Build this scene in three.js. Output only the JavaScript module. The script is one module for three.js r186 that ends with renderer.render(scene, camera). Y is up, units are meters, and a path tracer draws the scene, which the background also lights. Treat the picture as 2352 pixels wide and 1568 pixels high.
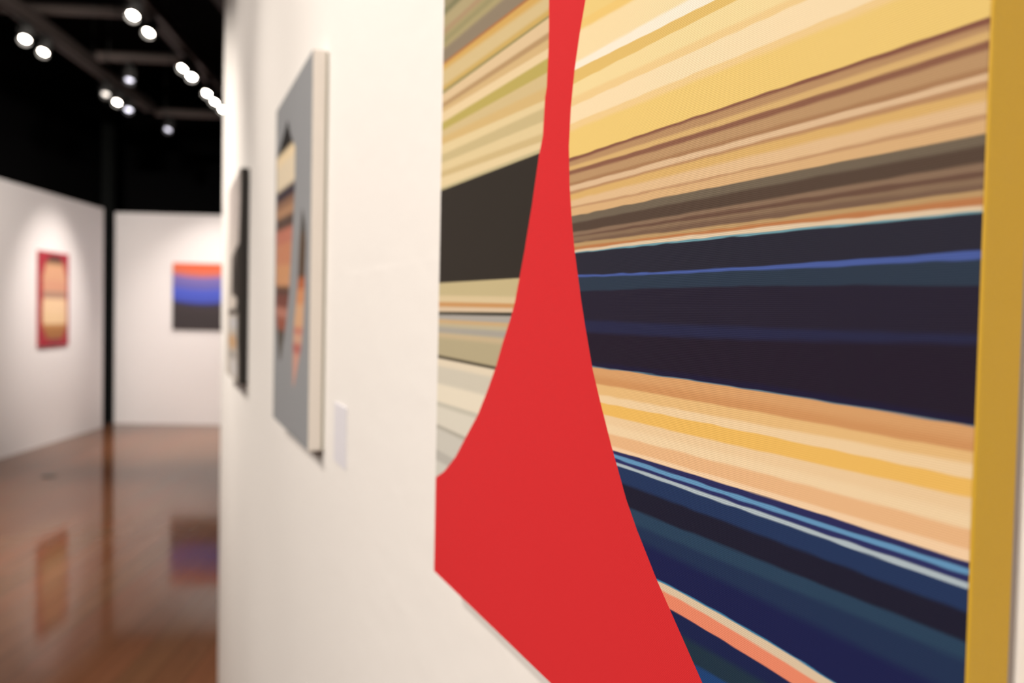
import * as THREE from 'three';
import { RoundedBoxGeometry } from 'three/addons/geometries/RoundedBoxGeometry.js';
import { mergeGeometries } from 'three/addons/utils/BufferGeometryUtils.js';

// ---------------------------------------------------------------- camera, exposure, light settings
const scene = new THREE.Scene();
scene.background = new THREE.Color(0x000000);
const camera = new THREE.PerspectiveCamera(2 * Math.atan(784 / 1900) * 180 / Math.PI, 2352 / 1568, 0.02, 60);
camera.position.set(0, 1.5, 0.2195);
camera.up.set(-0.0368, 0.9993, 0.00703);
camera.lookAt(-0.91997, 1.5 - 0.03113, 0.2195 - 0.39075);
camera.focus = 0.335;                       // focused on the middle of the nearest canvas
camera.userData.fStop = 7.6;
scene.add(camera);
const renderer = new THREE.WebGLRenderer({ antialias: true });
renderer.toneMapping = THREE.LinearToneMapping;
renderer.toneMappingExposure = 1.0;
renderer.shadowMap.enabled = true;

const WARM = 0xfff2e6, NEUTRAL = 0xfff3e6, COOL = 0xf4f0ff;
const NEAR_POWER = 23, FAR_POWER = 27, WASH_POWER = 62, RUN_POWER = 15, GLOW = 40;

// the hall: s runs away from the camera, t towards the panel wall; the near wall (plane z = 0) stands at an angle to it
const TH = 20 * Math.PI / 180;
const U = new THREE.Vector3(-Math.cos(TH), 0, -Math.sin(TH));
const L = new THREE.Vector3(-Math.sin(TH), 0, Math.cos(TH));
const at = (s, t, y = 0) => new THREE.Vector3().addScaledVector(U, s).addScaledVector(L, t).setY(y);
const HALL_TURN = Math.atan2(-U.z, U.x);    // turns local +x onto U (local +z then points to -L)

// ---------------------------------------------------------------- helpers
let seed = 20240607;
const rnd = () => ((seed = (seed * 1664525 + 1013904223) >>> 0) / 4294967296);
const taken = {};
function numbered(name) {
  const n = taken[name] = (taken[name] ?? -1) + 1;
  return n ? `${name}_${String(n).padStart(3, '0')}` : name;
}
function shadows(m) { m.castShadow = m.receiveShadow = true; return m; }
function mesh(name, geometry, material, parent) {
  const m = shadows(new THREE.Mesh(geometry, material));
  m.name = parent ? name : numbered(name);
  (parent ?? scene).add(m);
  return m;
}
function part(name, geometry, material, parent) {
  const m = mesh(name, geometry, material, parent);
  const same = parent.children.filter((c) => c !== m && c.name.replace(/_\d{3}$/, '') === name).length;
  if (same) m.name = `${name}_${String(same).padStart(3, '0')}`;
  return m;
}
function thing(name, label, category, group) {
  const g = new THREE.Group();
  g.name = numbered(name);
  g.userData = { label, category };
  if (group) g.userData.group = group;
  scene.add(g);
  return g;
}
function structure(name, geometry, material) {
  const m = mesh(name, geometry, material);
  m.userData.kind = 'structure';
  return m;
}
const box = (w, h, d, x = 0, y = 0, z = 0) => new THREE.BoxGeometry(w, h, d).translate(x, y, z);
const rbox = (w, h, d, r, x = 0, y = 0, z = 0) => new RoundedBoxGeometry(w, h, d, 2, r).translate(x, y, z);
// a box in hall axes: s0..s1, t0..t1, y0..y1
function hallBox(s0, s1, t0, t1, y0, y1) {
  const c = at((s0 + s1) / 2, (t0 + t1) / 2, (y0 + y1) / 2);
  return new THREE.BoxGeometry(s1 - s0, y1 - y0, t1 - t0).rotateY(HALL_TURN).translate(c.x, c.y, c.z);
}
const lin = (v) => (v <= 0.04045 ? v / 12.92 : ((v + 0.055) / 1.055) ** 2.4);
const srgb = (v) => (v <= 0.0031308 ? v * 12.92 : 1.055 * v ** (1 / 2.4) - 0.055);
const clamp = (v, a = 0, b = 1) => Math.min(b, Math.max(a, v));
const smooth = (a, b, v) => { const t = clamp((v - a) / (b - a)); return t * t * (3 - 2 * t); };
function hash(x, y) { let h = (x * 374761393 + y * 668265263) | 0; h = Math.imul(h ^ (h >>> 13), 1274126177); return ((h ^ (h >>> 16)) >>> 0) / 4294967296; }
function noise(x, y) {
  const xi = Math.floor(x), yi = Math.floor(y), fx = smooth(0, 1, x - xi), fy = smooth(0, 1, y - yi);
  const a = hash(xi, yi), b = hash(xi + 1, yi), c = hash(xi, yi + 1), d = hash(xi + 1, yi + 1);
  return a + (b - a) * fx + (c - a) * fy + (a - b - c + d) * fx * fy;
}
// colour map: f(u, v) returns linear [r, g, b], v upwards
function colourTexture(w, h, f) {
  const data = new Uint8Array(w * h * 4);
  for (let j = 0; j < h; j++) for (let i = 0; i < w; i++) {
    const c = f((i + 0.5) / w, (j + 0.5) / h), k = (j * w + i) * 4;
    data[k] = Math.round(255 * clamp(srgb(c[0]))); data[k + 1] = Math.round(255 * clamp(srgb(c[1]))); data[k + 2] = Math.round(255 * clamp(srgb(c[2]))); data[k + 3] = 255;
  }
  const t = new THREE.DataTexture(data, w, h, THREE.RGBAFormat);
  t.colorSpace = THREE.SRGBColorSpace; t.magFilter = t.minFilter = THREE.LinearFilter; t.needsUpdate = true;
  return t;
}
function greyTexture(w, h, f) {
  const data = new Uint8Array(w * h * 4);
  for (let j = 0; j < h; j++) for (let i = 0; i < w; i++) {
    const g = Math.round(255 * clamp(f((i + 0.5) / w, (j + 0.5) / h))), k = (j * w + i) * 4;
    data[k] = data[k + 1] = data[k + 2] = g; data[k + 3] = 255;
  }
  const t = new THREE.DataTexture(data, w, h, THREE.RGBAFormat);
  t.wrapS = t.wrapT = THREE.RepeatWrapping; t.magFilter = t.minFilter = THREE.LinearFilter; t.needsUpdate = true;
  return t;
}
const ink = (hex) => { const n = parseInt(hex.slice(1), 16); return [lin((n >> 16 & 255) / 255), lin((n >> 8 & 255) / 255), lin((n & 255) / 255)]; };
const mix = (a, b, t) => [a[0] + (b[0] - a[0]) * t, a[1] + (b[1] - a[1]) * t, a[2] + (b[2] - a[2]) * t];
const table = (pts, x) => {                 // piecewise linear, pts sorted by first entry
  if (x <= pts[0][0]) return pts[0][1];
  for (let i = 1; i < pts.length; i++) if (x <= pts[i][0]) { const [a, p] = pts[i - 1], [b, q] = pts[i]; return p + (q - p) * (x - a) / (b - a); }
  return pts[pts.length - 1][1];
};

// ---------------------------------------------------------------- materials
const plasterBump = greyTexture(512, 512, (u, v) => 0.5 * noise(u * 64, v * 64) + 0.3 * noise(u * 160 + 9, v * 160 + 4) + 0.2 * noise(u * 16, v * 16));
plasterBump.repeat.set(2, 2);
const M = {
  wall: new THREE.MeshStandardMaterial({ color: new THREE.Color(0.80, 0.785, 0.765), roughness: 0.75, bumpMap: plasterBump, bumpScale: 0.0006 }),
  panel: new THREE.MeshStandardMaterial({ color: new THREE.Color(0.79, 0.77, 0.79), roughness: 0.8 }),
  black: new THREE.MeshPhysicalMaterial({ color: new THREE.Color(0.0035, 0.0035, 0.004), roughness: 0.95, specularIntensity: 0.15 }),
  blackSteel: new THREE.MeshStandardMaterial({ color: new THREE.Color(0.007, 0.008, 0.008), roughness: 0.6 }),
  post: new THREE.MeshPhysicalMaterial({ color: new THREE.Color(0.004, 0.005, 0.005), roughness: 0.9, specularIntensity: 0.25 }),
  greySteel: new THREE.MeshStandardMaterial({ color: new THREE.Color(0.075, 0.06, 0.056), roughness: 0.55, metalness: 0.2 }),
  duct: new THREE.MeshStandardMaterial({ color: new THREE.Color(0.03, 0.025, 0.025), roughness: 0.6 }),
  housing: new THREE.MeshStandardMaterial({ color: new THREE.Color(0.05, 0.05, 0.05), roughness: 0.45 }),
  backing: new THREE.MeshStandardMaterial({ color: new THREE.Color(0.33, 0.28, 0.25), roughness: 0.8 }),  // backing; on the striped canvas its grey paints the shadow strip
  gapShadow: new THREE.MeshStandardMaterial({ color: new THREE.Color(0.36, 0.35, 0.28), roughness: 0.8 }),  // grey-green tone painting the shadow gap behind the grey canvas
  card: new THREE.MeshStandardMaterial({ color: new THREE.Color(0.70, 0.70, 0.76), roughness: 0.6 }),
  plate: new THREE.MeshStandardMaterial({ color: new THREE.Color(0.05, 0.05, 0.035), roughness: 0.4, metalness: 0.5 }),
};
const glowMaterial = (colour, strength) => new THREE.MeshStandardMaterial({ color: 0x111111, emissive: colour, emissiveIntensity: strength, roughness: 0.4 });

// varnished boards: 14 cm wide, laid along the hall; only tone, grain and fine joints
const BOARD = 0.14;
const floorTone = colourTexture(2048, 1024, (u, v) => {     // 6 m long, 16 boards wide
  const row = Math.floor(v * 16), x = u * 6 + hash(row, 3) * 2, col = Math.floor(x / 2), k = ((col % 3) + 3) % 3;
  const tone = 0.9 + 0.2 * hash(row, 17 + k), red = 0.9 + 0.2 * hash(row, 31 + k);
  const grain = 0.85 + 0.3 * noise(u * 60, v * 900 + row * 7) * noise(u * 11 + 5, v * 130);
  const edge = Math.abs(v * 16 - row - 0.5) > 0.485 ? 0.55 : 1;
  return [0.14 * tone * grain * edge * red, 0.062 * tone * grain * edge, 0.032 * tone * grain * edge];
});
floorTone.wrapS = floorTone.wrapT = THREE.RepeatWrapping;
const floorRough = greyTexture(256, 256, (u, v) => 0.42 + 0.2 * noise(u * 8, v * 8) + 0.1 * noise(u * 40, v * 40));
M.floor = new THREE.MeshPhysicalMaterial({ map: floorTone, roughnessMap: floorRough, roughness: 0.15, ior: 1.5, specularIntensity: 0.2 });

// ---------------------------------------------------------------- the setting
{
  const g = new THREE.BoxGeometry(18, 0.12, 11.2);
  const uv = g.attributes.uv, p = g.attributes.position;
  for (let i = 0; i < uv.count; i++) uv.setXY(i, p.getX(i) / 6, p.getZ(i) / (16 * BOARD));
  const c = at(3.6, 0.2, -0.06);
  structure('floor', g.rotateY(HALL_TURN).translate(c.x, c.y, c.z), M.floor);
}
structure('ceiling', hallBox(-5.4, 12.6, -5.4, 5.8, 4.7, 4.9), M.black);
structure('wall_north', hallBox(12.4, 12.6, -5.4, 5.8, 0, 4.7), M.black);
structure('wall_south', hallBox(-5.4, -5.2, -5.4, 5.8, 0, 4.7), M.black);
structure('wall_west', hallBox(-5.2, 12.4, 5.6, 5.8, 0, 4.7), M.black);
structure('wall_east', hallBox(-5.2, 12.4, -5.4, -5.2, 0, 4.7), M.black);
structure('wall_right', rbox(4.86, 3.1, 0.12, 0.006, -1.03, 1.55, -0.06), M.wall);       // the near display wall, x -3.46 .. 1.4
structure('wall_left', hallBox(3.2, 10.47, 4.75, 4.85, 0, 2.72), M.panel);
structure('wall_back', hallBox(10.84, 10.94, 0.6, 4.765, 0, 2.72), M.panel);

{ // black post in the gap between the two far panels
  const post = thing('support_column', 'black vertical post in the corner gap between the two white panels', 'column');
  const c = at(10.83, 4.845);
  post.position.copy(c); post.rotation.y = HALL_TURN;
  part('shaft', rbox(0.13, 4.66, 0.13, 0.008, 0, 2.35, 0), M.post, post);
  part('base_plate', rbox(0.15, 0.02, 0.15, 0.004, 0, 0.01, 0), M.blackSteel, post);
}
{
  const o = thing('floor_outlet', 'small dark round plate set in the brown wooden floor before the red picture', 'floor outlet');
  o.position.copy(at(7.39, 3.88));
  part('rim', new THREE.LatheGeometry([[0.05, 0], [0.068, 0], [0.066, 0.004], [0.06, 0.006], [0.05, 0.006]].map((p) => new THREE.Vector2(...p)), 32), M.plate, o);
  part('lid', new THREE.CylinderGeometry(0.05, 0.05, 0.005, 32).translate(0, 0.0025, 0), M.plate, o);
}

// ---------------------------------------------------------------- ceiling rigging
const TRACK_Y = 3.768;
function track(tAt, s0, s1, label) {                // the tracks run a few degrees off the panel wall
  const g = thing('lighting_track', label, 'track', 'lighting tracks under the black ceiling');
  const t0 = tAt(s0), t1 = tAt(s1), c = at((s0 + s1) / 2, (t0 + t1) / 2); g.position.copy(c).setY(TRACK_Y); g.rotation.y = HALL_TURN + Math.atan2(t1 - t0, s1 - s0);
  const len = Math.hypot(s1 - s0, t1 - t0);
  const rail = mergeGeometries([box(len, 0.012, 0.11, 0, 0.05, 0), box(len, 0.09, 0.01, 0, 0, 0.05), box(len, 0.09, 0.01, 0, 0, -0.05), box(len, 0.01, 0.03, 0, -0.04, 0.03), box(len, 0.01, 0.03, 0, -0.04, -0.03)]);
  part('rail', rail, M.greySteel, g);
  for (let x = -len / 2 + 0.4; x < len / 2; x += 2.2) part('hanger_rod', new THREE.CylinderGeometry(0.006, 0.006, 4.7 - TRACK_Y - 0.056, 8).translate(x, 0.056 + (4.7 - TRACK_Y - 0.056) / 2, 0), M.blackSteel, g);
  return g;
}
const ROW_A = (s) => 3.72 + 0.05 * (s - 6.68), ROW_B = (s) => 2.64 + 0.062 * (s - 6.05);
track(ROW_A, 1.0, 9.6, 'grey lighting track with the row of lamps above the red picture');
track(ROW_B, -3.9, 10.4, 'grey lighting track with the bright row of lamps, disappearing behind the near white wall');
function crossPipe(s, t0, t1, y, label) {
  const g = thing('ceiling_pipe', label, 'pipe', 'pipes crossing between the lighting tracks');
  g.position.copy(at(s, (t0 + t1) / 2, y)); g.rotation.y = HALL_TURN;
  const len = t1 - t0;
  part('pipe', new THREE.CylinderGeometry(0.045, 0.045, len, 20).rotateX(Math.PI / 2), M.greySteel, g);
  for (const z of [-len / 2 + 0.1, len / 2 - 0.1]) {
    part('hanger_rod', new THREE.CylinderGeometry(0.006, 0.006, 4.7 - y - 0.045, 8).translate(0, 0.045 + (4.7 - y - 0.045) / 2, z), M.blackSteel, g);
    part('pipe_clamp', new THREE.TorusGeometry(0.048, 0.007, 8, 24).translate(0, 0, z), M.blackSteel, g);
  }
}
crossPipe(6.86, 2.98, 4.1, 3.89, 'grey pipe under the black ceiling, nearest of the three cross pipes');
crossPipe(7.75, 2.87, 3.64, 3.79, 'grey pipe under the black ceiling, middle of the three cross pipes');
crossPipe(9.33, 2.2, 3.7, 3.662, 'grey pipe under the black ceiling, farthest of the three cross pipes');
{
  const g = thing('air_duct', 'dark rectangular duct under the black ceiling, beyond the bright row of lamps', 'duct');
  g.position.copy(at(6.4, 2.2, 4.25)); g.rotation.y = HALL_TURN;
  part('duct_body', rbox(11.0, 0.32, 0.42, 0.01), M.duct, g);
  for (let x = -4.8; x < 5; x += 1.6) part('flange', box(0.03, 0.36, 0.46, x, 0, 0), M.duct, g);
  for (let x = -4.9; x < 5; x += 3.2) part('hanger_rod', new THREE.CylinderGeometry(0.006, 0.006, 0.29, 8).translate(x, 0.305, 0), M.blackSteel, g);
}

// ---------------------------------------------------------------- spotlights on the tracks
const lampShell = new THREE.LatheGeometry([[0.001, -0.10], [0.03, -0.10], [0.034, -0.095], [0.036, -0.03], [0.045, 0.0], [0.048, 0.055], [0.048, 0.06], [0.043, 0.06], [0.041, 0.02], [0.001, 0.02]].map((p) => new THREE.Vector2(...p)), 32).rotateX(Math.PI / 2);  // opens towards +z
const lensDisc = new THREE.LatheGeometry([[0.001, 0.026], [0.022, 0.025], [0.034, 0.022], [0.034, 0.0205], [0.001, 0.0205]].map((p) => new THREE.Vector2(...p)), 28).rotateX(Math.PI / 2);
const finRing = mergeGeometries([-0.09, -0.078, -0.066, -0.054].map((z) => new THREE.CylinderGeometry(0.041, 0.041, 0.004, 28).rotateX(Math.PI / 2).translate(0, 0, z)));
const yokeArms = mergeGeometries([box(0.004, 0.075, 0.02, 0.052, 0.03, 0), box(0.004, 0.075, 0.02, -0.052, 0.03, 0), box(0.108, 0.004, 0.02, 0, 0.066, 0)]);
const stemRod = new THREE.CylinderGeometry(0.008, 0.008, 0.04, 12).translate(0, 0.086, 0);
const adapterBox = rbox(0.14, 0.022, 0.032, 0.004, 0, 0.104, 0);
const LAMP_Y = TRACK_Y - 0.045 - 0.113;
function spotlight(s, trackT, target, { power, angle = 22, colour = WARM, glow = 1, label, penumbra = 0.6, group, y = LAMP_Y, drop = 0 }) {
  const g = thing('track_spotlight', label, 'spotlight', group ?? 'spotlights on the ceiling tracks');
  const p = at(s, trackT, y); g.position.copy(p);
  const d = target.clone().sub(p), yaw = Math.atan2(d.x, d.z), pitch = Math.atan2(d.y, Math.hypot(d.x, d.z));
  const tilt = new THREE.Matrix4().makeRotationFromEuler(new THREE.Euler(-pitch, yaw, 0, 'YXZ'));
  const turn = new THREE.Matrix4().makeRotationY(yaw);
  part('track_adapter', adapterBox.clone().rotateY(HALL_TURN), M.blackSteel, g);
  if (drop) part('drop_rod', new THREE.CylinderGeometry(0.007, 0.007, drop, 10).translate(0, 0.114 + drop / 2, 0), M.blackSteel, g);
  part('stem', stemRod, M.blackSteel, g);
  part('yoke', yokeArms.clone().applyMatrix4(turn), M.blackSteel, g);
  const h = part('housing', lampShell.clone().applyMatrix4(tilt), M.housing, g);
  mesh('cooling_fins', finRing.clone().applyMatrix4(tilt), M.housing, h);
  part('lens', lensDisc.clone().applyMatrix4(tilt), glowMaterial(colour, GLOW * glow), g);
  const light = new THREE.SpotLight(colour, power, 0, angle * Math.PI / 180, penumbra, 2);
  const dir = d.normalize();
  light.position.copy(p).addScaledVector(dir, 0.064); light.target.position.copy(target);
  light.castShadow = true; light.shadow.radius = 3.2; light.shadow.mapSize.set(1024, 1024); light.shadow.bias = -0.0004;
  scene.add(light, light.target);
}

// ---------------------------------------------------------------- pictures
const PRINT = [0.84, 0.92, 1.04], SHINE = 0.15;
const weave = greyTexture(64, 64, (u, v) => 0.5 + 0.36 * Math.sin(v * Math.PI * 2 * 8) + 0.12 * Math.sin(u * Math.PI * 2 * 8 + Math.floor(v * 8) * Math.PI));
weave.repeat.set(1 / 0.0056, 1 / 0.0056);      // eight threads to 5.6 mm
// canvas on a stretcher: print (front), edge_wrap (sides), backing; hung with its back on the plane z = 0 of the group
function canvas(label, w, h, depth, frontMaterial, edgeMaterial, backDepth, backMaterial = M.backing) {
  const g = thing('canvas_picture', label, 'picture');
  part('edge_wrap', rbox(w, h, depth - backDepth, 0.0012, 0, h / 2, backDepth + (depth - backDepth) / 2), edgeMaterial, g);
  const front = new THREE.BoxGeometry(w - 0.0012, h - 0.0012, 0.0006);
  const uv = front.attributes.uv, p = front.attributes.position;
  for (let i = 0; i < uv.count; i++) uv.setXY(i, p.getX(i) / w + 0.5, p.getY(i) / h + 0.5);
  if (frontMaterial.bumpMap) {
    const uv1 = new Float32Array(uv.count * 2);
    for (let i = 0; i < uv.count; i++) { uv1[2 * i] = p.getX(i); uv1[2 * i + 1] = p.getY(i); }
    front.setAttribute('uv1', new THREE.BufferAttribute(uv1, 2));
  }
  part('print', front.translate(0, h / 2, depth), frontMaterial, g);
  if (backDepth) part('stretcher_gap_frame', mergeGeometries([box(w - 0.002, 0.03, backDepth, 0, 0.016, backDepth / 2), box(w - 0.002, 0.03, backDepth, 0, h - 0.016, backDepth / 2), box(0.03, h - 0.062, backDepth, w / 2 - 0.016, h / 2, backDepth / 2), box(0.03, h - 0.062, backDepth, -w / 2 + 0.016, h / 2, backDepth / 2)]), backMaterial, g);  // fills the gap to the wall; two canvases colour it as shadow
  return g;
}
weave.channel = 1;
const printed = (map) => new THREE.MeshPhysicalMaterial({ map, bumpMap: weave, bumpScale: 0.00005, roughness: 0.62, specularIntensity: SHINE });

// the striped print: bands of colour between lines, heights in tenths of a millimetre above the lower edge;
// right of the red shape at 29, 40 and 45.5 cm from the edge, on the other side at 0 and 16 cm: [heights ..., colour below the line, softness]
const RIGHT_BANDS = [
  [4234, 3897, 3904, '#f0cd7d', 3],
  [3539, 3473, 3438, '#f1c873', 12],
  [3493, 3437, 3408, '#f8dca5', 21],
  [3356, 3333, 3319, '#fdecd0', 15],
  [3306, 3269, 3250, '#e6be6c', 3],
  [3251, 3233, 3222, '#f6da9b', 5],
  [3172, 3141, 3125, '#f2cd8c', 15],
  [3133, 3114, 3104, '#fadeae', 6],
  [3041, 3020, 3010, '#f3cd8c', 8],
  [3007, 2992, 2985, '#f1cb76', 21],
  [2862, 2847, 2841, '#875544', 6],
  [2849, 2834, 2823, '#bb9064', 12],
  [2817, 2805, 2803, '#dcb272', 12],
  [2794, 2782, 2780, '#8f6049', 8],
  [2771, 2758, 2755, '#be9569', 12],
  [2732, 2718, 2712, '#ac7f57', 11],
  [2716, 2702, 2695, '#e2bd92', 8],
  [2690, 2680, 2675, '#bb8c61', 8],
  [2679, 2666, 2654, '#deb16b', 12],
  [2644, 2632, 2623, '#e5bd8c', 15],
  [2602, 2590, 2589, '#c4966a', 8],
  [2592, 2579, 2574, '#ddb17c', 8],
  [2557, 2545, 2537, '#746552', 5],
  [2520, 2512, 2507, '#584639', 12],
  [2471, 2464, 2461, '#8c7058', 9],
  [2454, 2447, 2440, '#6d5040', 8],
  [2442, 2430, 2424, '#8c7056', 8],
  [2425, 2414, 2405, '#7a5e4a', 11],
  [2407, 2393, 2389, '#bf9a68', 8],
  [2391, 2378, 2372, '#be7c4c', 9],
  [2378, 2363, 2349, '#e2c8a4', 6],
  [2363, 2347, 2335, '#6f9aa0', 3],
  [2356, 2339, 2329, '#2d2b35', 3],
  [2238, 2228, 2229, '#4d5f9c', 5],
  [2227, 2212, 2207, '#303b49', 6],
  [2164, 2152, 2139, '#2a2431', 9],
  [2010, 2005, 2005, '#2b2b45', 21],
  [1954, 1966, 1979, '#281f2b', 21],
  [1806, 1795, 1782, '#241f37', 18],
  [1786, 1776, 1765, '#5d7a86', 3],
  [1781, 1772, 1761, '#dca26a', 5],
  [1738, 1730, 1723, '#d4965e', 30],
  [1701, 1697, 1692, '#ecbd7c', 9],
  [1651, 1656, 1659, '#f5d2a0', 12],
  [1615, 1620, 1619, '#f3bd60', 5],
  [1557, 1562, 1569, '#f3ce9c', 8],
  [1514, 1520, 1524, '#f7d6a6', 24],
  [1472, 1482, 1484, '#efba85', 11],
  [1416, 1423, 1427, '#fad3a6', 9],
  [1398, 1400, 1397, '#2f2f59', 4],
  [1379, 1376, 1377, '#6898ba', 5],
  [1360, 1359, 1360, '#2f315f', 5],
  [1344, 1341, 1340, '#b4bfc0', 5],
  [1330, 1324, 1322, '#28385a', 5],
  [1256, 1258, 1259, '#22202f', 15],
  [1153, 1169, 1178, '#2e4459', 14],
  [1087, 1113, 1127, '#263450', 24],
  [1025, 1028, 1030, '#20234a', 36],
  [888, 889, 851, '#3f7f9e', 3],
  [881, 883, 847, '#e3c7a3', 5],
  [855, 849, 816, '#f08c68', 8],
  [793, 792, 764, '#20264a', 6],
  [675, 733, 705, '#253643', 30],
  [579, 655, 634, '#244473', 15],
  [396, 487, 478, '#1e2748', 45],
  [151, 277, 267, '#c88c5c', 9],
  [22, 142, 145, '#efc896', 15],
];
const LEFT_BANDS = [
  [4821, 4749, '#a08c6c', 17],
  [4556, 4508, '#968c6e', 34],
  [4386, 4333, '#7d7a5c', 34],
  [4334, 4290, '#ac9e7a', 34],
  [4230, 4200, '#a88e70', 17],
  [4187, 4161, '#a59870', 34],
  [4159, 4133, '#968e69', 34],
  [4116, 4091, '#a89b73', 34],
  [4079, 4037, '#8c7e6c', 34],
  [3976, 3924, '#aa734b', 12],
  [3957, 3906, '#cda55f', 12],
  [3916, 3852, '#d0ba8c', 34],
  [3792, 3763, '#c8a864', 25],
  [3759, 3729, '#968c5f', 10],
  [3733, 3713, '#dac09b', 10],
  [3665, 3634, '#b4946c', 20],
  [3627, 3596, '#d0b282', 17],
  [3591, 3546, '#e4cda5', 12],
  [3514, 3490, '#b9a85f', 15],
  [3454, 3413, '#d0ba8c', 12],
  [3400, 3337, '#d2b47d', 25],
  [3344, 3269, '#e0cca0', 13],
  [3267, 3222, '#c8b68a', 20],
  [3202, 3148, '#deca9e', 13],
  [3137, 3082, '#cdb687', 20],
  [3090, 3036, '#e2cea5', 13],
  [3013, 2992, '#beb28c', 13],
  [2991, 2970, '#342f2b', 8],
  [2273, 2258, '#c3b48c', 8],
  [2177, 2144, '#d7c39e', 19],
  [2125, 2104, '#c89664', 10],
  [2089, 2076, '#d7c0a5', 10],
  [2050, 2050, '#3c3932', 8],
  [2026, 2028, '#aaa5a0', 10],
  [1992, 1983, '#c8aa82', 10],
  [1961, 1959, '#beb296', 13],
  [1933, 1932, '#a8a39b', 19],
  [1887, 1887, '#c6b291', 23],
  [1850, 1849, '#b4a88a', 29],
  [1712, 1695, '#554e41', 10],
  [1686, 1675, '#e2d5c0', 13],
  [1628, 1626, '#cfc8ba', 29],
  [1489, 1499, '#e6dcca', 29],
  [1349, 1363, '#c6c1b4', 12],
  [1313, 1330, '#dad4c8', 19],
  [1171, 1154, '#b4afa5', 8],
  [1140, 1121, '#ccc8c0', 15],
  [971, 948, '#b9b5af', 13],
  [888, 884, '#d0cdc6', 19],
  [520, 497, '#bcb8b0', 29],
  [216, 168, '#d8d2c6', 29],
];
const RED_LEFT = [[1914, 3809], [1921, 3662], [1922, 3535], [1910, 3324], [1890, 3273], [1872, 3058], [1824, 2955], [1741, 2685], [1642, 2409], [1513, 2107], [1469, 2035], [1330, 1851], [1227, 1698], [1081, 1526], [918, 1353], [684, 1164], [468, 986], [223, 838], [-21, 735]];
const RED_RIGHT = [[2357, 3659], [2302, 3508], [2254, 3341], [2219, 3146], [2206, 2941], [2224, 2733], [2263, 2524], [2303, 2368], [2392, 2102], [2436, 1988], [2525, 1774], [2614, 1614], [2735, 1412], [2883, 1187], [2980, 1072], [3158, 889], [3333, 732], [3493, 588]];
function bandPainter(rows, xs) {
  const cols = rows.map((r) => ink(r[xs.length])), soft = rows.map((r) => Math.max(4, 1.3 * r[xs.length + 1]));
  return (x) => {                            // returns colour of height y at this x
    const ys = rows.map((r) => {
      if (xs.length === 2) return r[0] + (r[1] - r[0]) * (x - xs[0]) / (xs[1] - xs[0]);
      const [a, b, c] = xs;
      return r[0] * (x - b) * (x - c) / ((a - b) * (a - c)) + r[1] * (x - a) * (x - c) / ((b - a) * (b - c)) + r[2] * (x - a) * (x - b) / ((c - a) * (c - b));
    });
    for (let i = 1; i < ys.length; i++) if (ys[i] > ys[i - 1] - 1) ys[i] = ys[i - 1] - 1;
    let k = 0;
    return (y) => {                          // y falls from call to call
      while (k < ys.length - 1 && ys[k + 1] >= y) k++;
      let c = cols[k];
      if (k > 0) c = mix(cols[k - 1], c, smooth(-soft[k] / 2, soft[k] / 2, ys[k] - y));
      if (k < ys.length - 1) c = mix(c, cols[k + 1], smooth(-soft[k + 1] / 2, soft[k + 1] / 2, ys[k + 1] - y));
      return c;
    };
  };
}
const W1 = 0.4651, H1 = 0.576;
const redLeft = [...RED_LEFT].reverse().map(([x, y]) => [y, x]), redRight = [...RED_RIGHT].reverse().map(([x, y]) => [y, x]);
redLeft.unshift([700, -120]); redLeft.push([4600, 1870], [5760, 1760]);
redRight.unshift([0, 4070], [170, 3900], [380, 3690]); redRight.push([4200, 2590], [5000, 2960], [5760, 3320]);
const stripes = (() => {
  const w = 2048, h = 2048, columns = [], right = bandPainter(RIGHT_BANDS, [2900, 4000, 4550]), left = bandPainter(LEFT_BANDS, [0, 1600]);
  const red = ink('#dd3032'), warmer = (c) => [c[0] * 1.08, c[1] * 1.02, c[2] * 0.9];
  const data = new Float32Array(w * h * 3);
  for (let i = 0; i < w; i++) {
    const x = (i + 0.5) / w * W1 * 1e4, fr = right(x), fl = left(x);
    for (let j = h - 1; j >= 0; j--) {
      const y = (j + 0.5) / h * H1 * 1e4, xl = y < 700 ? -200 : table(redLeft, y), xr = table(redRight, y);
      const rib = 1 + 0.06 * Math.sin(y / 7 * Math.PI * 2 + 2 * noise(x / 60, y / 60));
      const jx = 2.2 * Math.sin(y / 7 * Math.PI);
      let c = x < (xl + xr) / 2 ? mix(warmer(fl(y)), red, smooth(xl - 1.6, xl + 1.6, x)) : mix(fr(y + 5 * (noise(x / 90, Math.floor(y / 7) * 0.8) - 0.5)), red, 1 - smooth(xr - 1.2, xr + 1.2, x + jx * 0.15));
      if (x < xl || x > xr) c = [c[0] * rib, c[1] * rib, c[2] * rib];
      const k = (j * w + i) * 3;
      for (let n = 0; n < 3; n++) data[k + n] = c[n] * PRINT[n];
    }
  }
  return colourTexture(w, h, (u, v) => { const k = (Math.floor(v * h) * w + Math.floor(u * w)) * 3; return [data[k], data[k + 1], data[k + 2]]; });
})();
const goldEdge = new THREE.MeshStandardMaterial({ color: new THREE.Color().setRGB(0.61, 0.37, 0.02), roughness: 0.6, bumpMap: plasterBump, bumpScale: 0.0001 });
{
  const g = canvas('large striped canvas crossed by a tall red waisted shape, with mustard yellow sides', W1, H1, 0.0195, printed(stripes), goldEdge, 0.0026);
  g.position.set(-0.6186 + W1 / 2, 1.297, 0);
}

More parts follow.
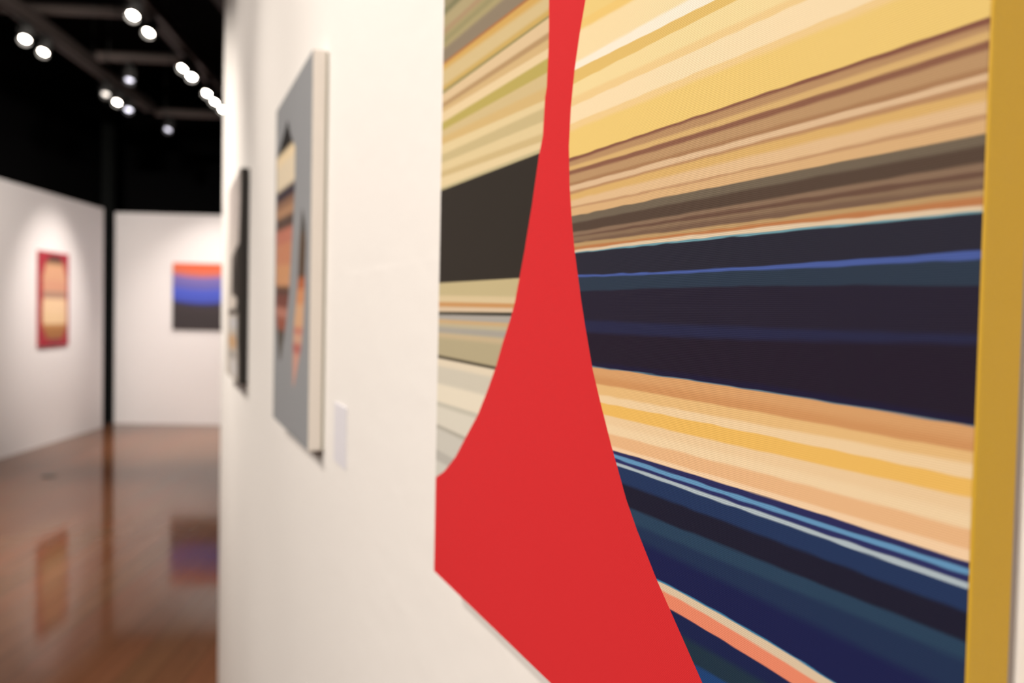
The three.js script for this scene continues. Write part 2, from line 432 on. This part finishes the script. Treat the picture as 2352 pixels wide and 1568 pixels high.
// grey canvas with two leaf shapes
const leaf1L = [[0.196, 0.20], [0.30, 0.10], [0.37, 0.06], [0.84, 0.04], [0.88, 0.22], [0.915, 0.36]], leaf1R = [[0.196, 0.24], [0.293, 0.373], [0.396, 0.477], [0.495, 0.515], [0.69, 0.60], [0.81, 0.595], [0.86, 0.47], [0.915, 0.38]];
const leaf2L = [[0.139, 0.62], [0.25, 0.606], [0.32, 0.632], [0.417, 0.711], [0.534, 0.741], [0.622, 0.80]], leaf2R = [[0.139, 0.64], [0.254, 0.817], [0.324, 0.861], [0.414, 0.88], [0.526, 0.897], [0.58, 0.87], [0.622, 0.81]];
const stops = (list, v) => {                 // [v, colour], v rising; soft change half way
  let c = list[0][1];
  for (let i = 1; i < list.length; i++) c = mix(c, list[i][1], smooth(list[i][0] - 0.012, list[i][0] + 0.012, v));
  return c;
};
const S = (...rows) => rows.map(([v, hex]) => [v, ink(hex)]);
const ramp1 = S([0, '#5a554f'], [0.29, '#9a5a4a'], [0.33, '#b98070'], [0.36, '#7a4a42'], [0.40, '#5c443c'], [0.425, '#d09a72'], [0.49, '#c88a6c'], [0.555, '#bf7c6a'], [0.60, '#5a4a44'], [0.635, '#b28a6c'], [0.665, '#8a6a58'], [0.69, '#3a3440'], [0.722, '#e4d6bc'], [0.80, '#ecd8b4'], [0.835, '#2c2a2a']);
const ramp2 = S([0, '#d2a090'], [0.235, '#b8706a'], [0.262, '#d4a890'], [0.29, '#c47c70'], [0.305, '#d8ac88'], [0.37, '#d49468'], [0.41, '#b86a44'], [0.44, '#5c4c40'], [0.56, '#4c4844']);
const greyPrint = colourTexture(512, 768, (u, v) => {
  const grey = ink('#96999d');
  let c = grey;
  const a = v > 0.196 && v < 0.915 ? smooth(-0.01, 0.01, u - table(leaf1L, v)) * smooth(-0.01, 0.01, table(leaf1R, v) - u) : 0;
  const b = v > 0.139 && v < 0.622 ? smooth(-0.01, 0.01, u - table(leaf2L, v)) * smooth(-0.01, 0.01, table(leaf2R, v) - u) : 0;
  c = mix(c, stops(ramp1, v + (u - 0.3) * 0.02), a); c = mix(c, stops(ramp2, v), b);
  return c.map((q) => q * 0.86);
});
const creamEdge = new THREE.MeshStandardMaterial({ color: new THREE.Color(0.74, 0.69, 0.63), roughness: 0.7 });
{
  const g = canvas('grey canvas with two slender leaf shapes in rust and cream, white sides', 0.405, 0.576, 0.0225, printed(greyPrint), creamEdge, 0.0035, M.gapShadow);
  g.position.set(-1.4125, 1.298, 0);
}
// pale print with black forms, black sides
const darkL = [[0, 0.94], [0.12, 0.92], [0.2, 0.86], [0.33, 0.86], [0.40, 0.5], [0.44, 0.42], [0.62, 0.42], [0.66, 0.9], [0.85, 0.97], [1, 0.97]];
const palePrint = colourTexture(384, 512, (u, v) => {
  const bg = mix(ink('#c4bdb5'), ink('#d8d0cc'), smooth(0.25, 0.8, v));
  let c = mix(bg, ink('#2f2925'), smooth(-0.05, 0.05, u - table(darkL, v)));
  const blob = (u0, v0, ru, rv, hex, f = 1) => { c = mix(c, ink(hex), f * (1 - smooth(0.6, 1, Math.hypot((u - u0) / ru, (v - v0) / rv)))); };
  blob(0.55, 0.385, 0.3, 0.04, '#d8d0c8'); blob(0.5, 0.335, 0.4, 0.018, '#3a3430'); blob(0.55, 0.28, 0.34, 0.04, '#c6c6ca');
  blob(0.5, 0.185, 0.34, 0.05, '#c9a277'); blob(0.6, 0.06, 0.3, 0.06, '#d2cfd0'); blob(0.5, 0.12, 0.3, 0.02, '#8d8d90', 0.7);
  blob(0.6, 0.8, 0.1, 0.3, '#a59c98', 0.5);
  return c.map((q) => q * 0.86);
});
const blackEdge = new THREE.MeshStandardMaterial({ color: new THREE.Color(0.022, 0.018, 0.015), roughness: 0.6 });
{
  const g = canvas('pale canvas with black forms and black sides, seen edge-on near the wall end', 0.48, 0.59, 0.0225, printed(palePrint), blackEdge, 0.002, M.blackSteel);
  g.position.set(-2.605, 1.296, 0);
}
{
  const o = mesh('wall_label', rbox(0.074, 0.08, 0.002, 0.0006, -1.088, 1.338, 0.001), M.card);
  o.userData = { label: 'small blank white card on the near wall beside the grey canvas', category: 'label' };
}
// red picture on the far panel
const vase = [[0.03, 0.1], [0.07, 0.24], [0.13, 0.33], [0.2, 0.40], [0.3, 0.42], [0.42, 0.42], [0.5, 0.40], [0.58, 0.41], [0.72, 0.42], [0.8, 0.36], [0.88, 0.30], [0.96, 0.18]];
const redRamp = S([0, '#8a2a38'], [0.08, '#a8703e'], [0.19, '#bf8850'], [0.235, '#f0cfa4'], [0.36, '#f4d2aa'], [0.505, '#b98d78'], [0.545, '#a08878'], [0.575, '#d69c80'], [0.70, '#d8a482'], [0.86, '#b08a60'], [0.89, '#55302c'], [0.95, '#7a2630']);
const redPrint = colourTexture(256, 384, (u, v) => {
  const hw = v > 0.03 && v < 0.97 ? table(vase, v < 0.5 ? v : v) : 0;
  return mix(ink('#a81e34'), stops(redRamp, v), hw ? smooth(-0.03, 0.03, hw - Math.abs(u - 0.51)) : 0).map((q) => q * 0.86);
});
const redEdge = new THREE.MeshStandardMaterial({ color: new THREE.Color(0.32, 0.02, 0.035), roughness: 0.7 });
const plainPrint = (map) => new THREE.MeshStandardMaterial({ map, roughness: 0.65 });
{
  const g = canvas('tall red picture with a pale vase shape on the far white panel', 0.63, 1.02, 0.03, plainPrint(redPrint), redEdge, 0.004);
  g.position.copy(at(9.2, 4.75, 1.065)); g.rotation.y = HALL_TURN;
}
const blueRamp = S([0, '#332c30'], [0.3, '#382f34'], [0.40, '#2c2a58'], [0.445, '#4356c8'], [0.56, '#4a5ed4'], [0.65, '#6c66b8'], [0.74, '#7c70bc'], [0.835, '#d8735e'], [0.925, '#e8663c']);
const bluePrint = colourTexture(256, 256, (u, v) => {
  const q = v + 0.10 * (u - 0.5) ** 2 * -1 + 0.025 + 0.02 * Math.sin(u * 4);
  let c = blueRamp[0][1];
  for (let i = 1; i < blueRamp.length; i++) c = mix(c, blueRamp[i][1], smooth(blueRamp[i][0] - 0.03, blueRamp[i][0] + 0.03, q));
  return c.map((x) => x * 0.86);
});
const darkEdge = new THREE.MeshStandardMaterial({ color: new THREE.Color(0.05, 0.04, 0.06), roughness: 0.7 });
{
  const g = canvas('picture with orange, blue and black bands on the far end panel', 0.86, 0.86, 0.03, plainPrint(bluePrint), darkEdge, 0.004);
  g.position.copy(at(10.84, 3.595, 1.23)); g.rotation.y = HALL_TURN - Math.PI / 2;
}

const onWall = (x, y) => new THREE.Vector3(x, y, 0.02);
// the lamps in view: the bright row
[[6.05, 'first and nearest of the bright row'], [6.41, 'second of the bright row'], [7.33, 'third of the bright row'], [7.59, 'fourth of the bright row, almost touching the third'],
  [8.15, 'fifth of the bright row'], [8.47, 'sixth of the bright row, squeezed between two others'], [8.79, 'seventh of the bright row, at the edge of the near white wall']].forEach(([s, text], i) =>
  spotlight(s, ROW_B(s), at(s - 2.8, 2.6 + (i % 3) * 0.5, 0.2), { power: RUN_POWER, angle: 26, colour: NEUTRAL, label: 'bright ceiling spotlight, ' + text }));
// the second row
[[6.68, 1, 'dazzling ceiling spotlight, nearer of the pair high above the red picture'], [7.0, 1, 'dazzling ceiling spotlight, farther of the pair high above the red picture'],
  [8.31, 0.07, 'dull pinkish ceiling spotlight hanging before a bright pair, above the panel corner'], [8.62, 0.8, 'bright ceiling spotlight, whiter of the touching pair above the dark corner post'],
  [8.93, 0.1, 'bluish dimmer ceiling spotlight, touching a whiter one above the dark corner post'], [9.33, 0.07, 'bluish ceiling spotlight alone under the farthest cross pipe']].forEach(([s, glow, label], i) =>
  spotlight(s, i === 5 ? 3.56 : ROW_A(s), at(s - 2.6, 3.2 + (i % 2) * 0.5, 0.2), { power: RUN_POWER * Math.max(0.25, glow), angle: 26, y: i === 5 ? 3.50 : LAMP_Y, colour: i > 3 ? COOL : NEUTRAL, glow, label }));
spotlight(7.75, 3.35, at(5.6, 3.0, 0), { drop: 0.07, power: RUN_POWER * 0.3, angle: 26, colour: COOL, glow: 0.09, label: 'lone bluish ceiling spotlight hanging midway between the two rows of lamps' });
// the lamps on the same tracks that light the pictures
spotlight(9.15, ROW_B(9.15), at(9.2, 4.75, 1.5), { power: FAR_POWER, angle: 22, colour: WARM, label: 'ceiling spotlight hidden by the near wall, aimed at the red picture', penumbra: 0.9 });
spotlight(9.6, ROW_B(9.6), at(10.84, 3.7, 1.5), { power: FAR_POWER * 0.62, angle: 26, colour: WARM, label: 'ceiling spotlight hidden by the near wall, aimed at the blue picture', penumbra: 0.9 });
// lamps farther back on the track, above the picture's upper edge: the near wall, partly by added lamps
spotlight(10.0, ROW_B(10.0), at(9.4, 3.1, 0), { power: 78, angle: 28, colour: NEUTRAL, penumbra: 1, label: 'added ceiling spotlight hidden by the near wall, brightening the wooden floor' });  // extra lamp out of sight, added to brighten the far floor
spotlight(-3.5, ROW_B(-3.5), onWall(-0.3, 1.5), { power: NEAR_POWER * 1.9, angle: 30, label: 'added unseen ceiling spotlight brightening the mustard side of the large striped canvas' });  // added side lamp out of view, brightens the mustard edge
spotlight(-0.7, ROW_B(-0.7), onWall(-0.35, 1.6), { power: NEAR_POWER * 0.9, angle: 30, label: 'ceiling spotlight aimed at the large striped canvas with the red shape' });
spotlight(1.15, ROW_B(1.15), onWall(-1.3, 1.7), { power: NEAR_POWER * 0.75, angle: 28, colour: NEUTRAL, label: 'ceiling spotlight aimed at the grey canvas' });
spotlight(2.25, ROW_B(2.25), onWall(-2.5, 1.7), { power: NEAR_POWER * 0.45, angle: 24, label: 'ceiling spotlight aimed at the pale canvas with dark sides' });
spotlight(3.1, ROW_B(3.1), onWall(-3.2, 1.3), { power: NEAR_POWER * 1.8, angle: 26, colour: NEUTRAL, penumbra: 1, label: 'added unseen ceiling spotlight brightening the free end of the near white wall' });  // added lamp out of view, lifts the dark wall end
// unseen fill lamps, added to brighten the far panels
spotlight(3.6, ROW_B(3.6), at(7.6, 4.75, 1.6), { power: WASH_POWER * 0.7, angle: 34, colour: NEUTRAL, penumbra: 1, label: 'added unseen ceiling spotlight flooding the long white panel with the red picture' });
spotlight(4.1, ROW_B(4.1), at(9.6, 4.75, 1.5), { power: WASH_POWER * 0.95, angle: 30, colour: NEUTRAL, penumbra: 1, label: 'added unseen ceiling spotlight flooding the end of the long white panel by the post' });
spotlight(4.6, ROW_B(4.6), at(10.84, 4.0, 1.6), { power: WASH_POWER * 0.23, angle: 30, colour: NEUTRAL, penumbra: 1, label: 'added unseen ceiling spotlight flooding the white end panel with the blue picture' });
spotlight(5.0, ROW_B(5.0), at(10.84, 2.9, 1.6), { power: WASH_POWER * 0.23, angle: 30, colour: NEUTRAL, penumbra: 1, label: 'added unseen ceiling spotlight flooding the part of the end panel behind the near wall' });

renderer.render(scene, camera);
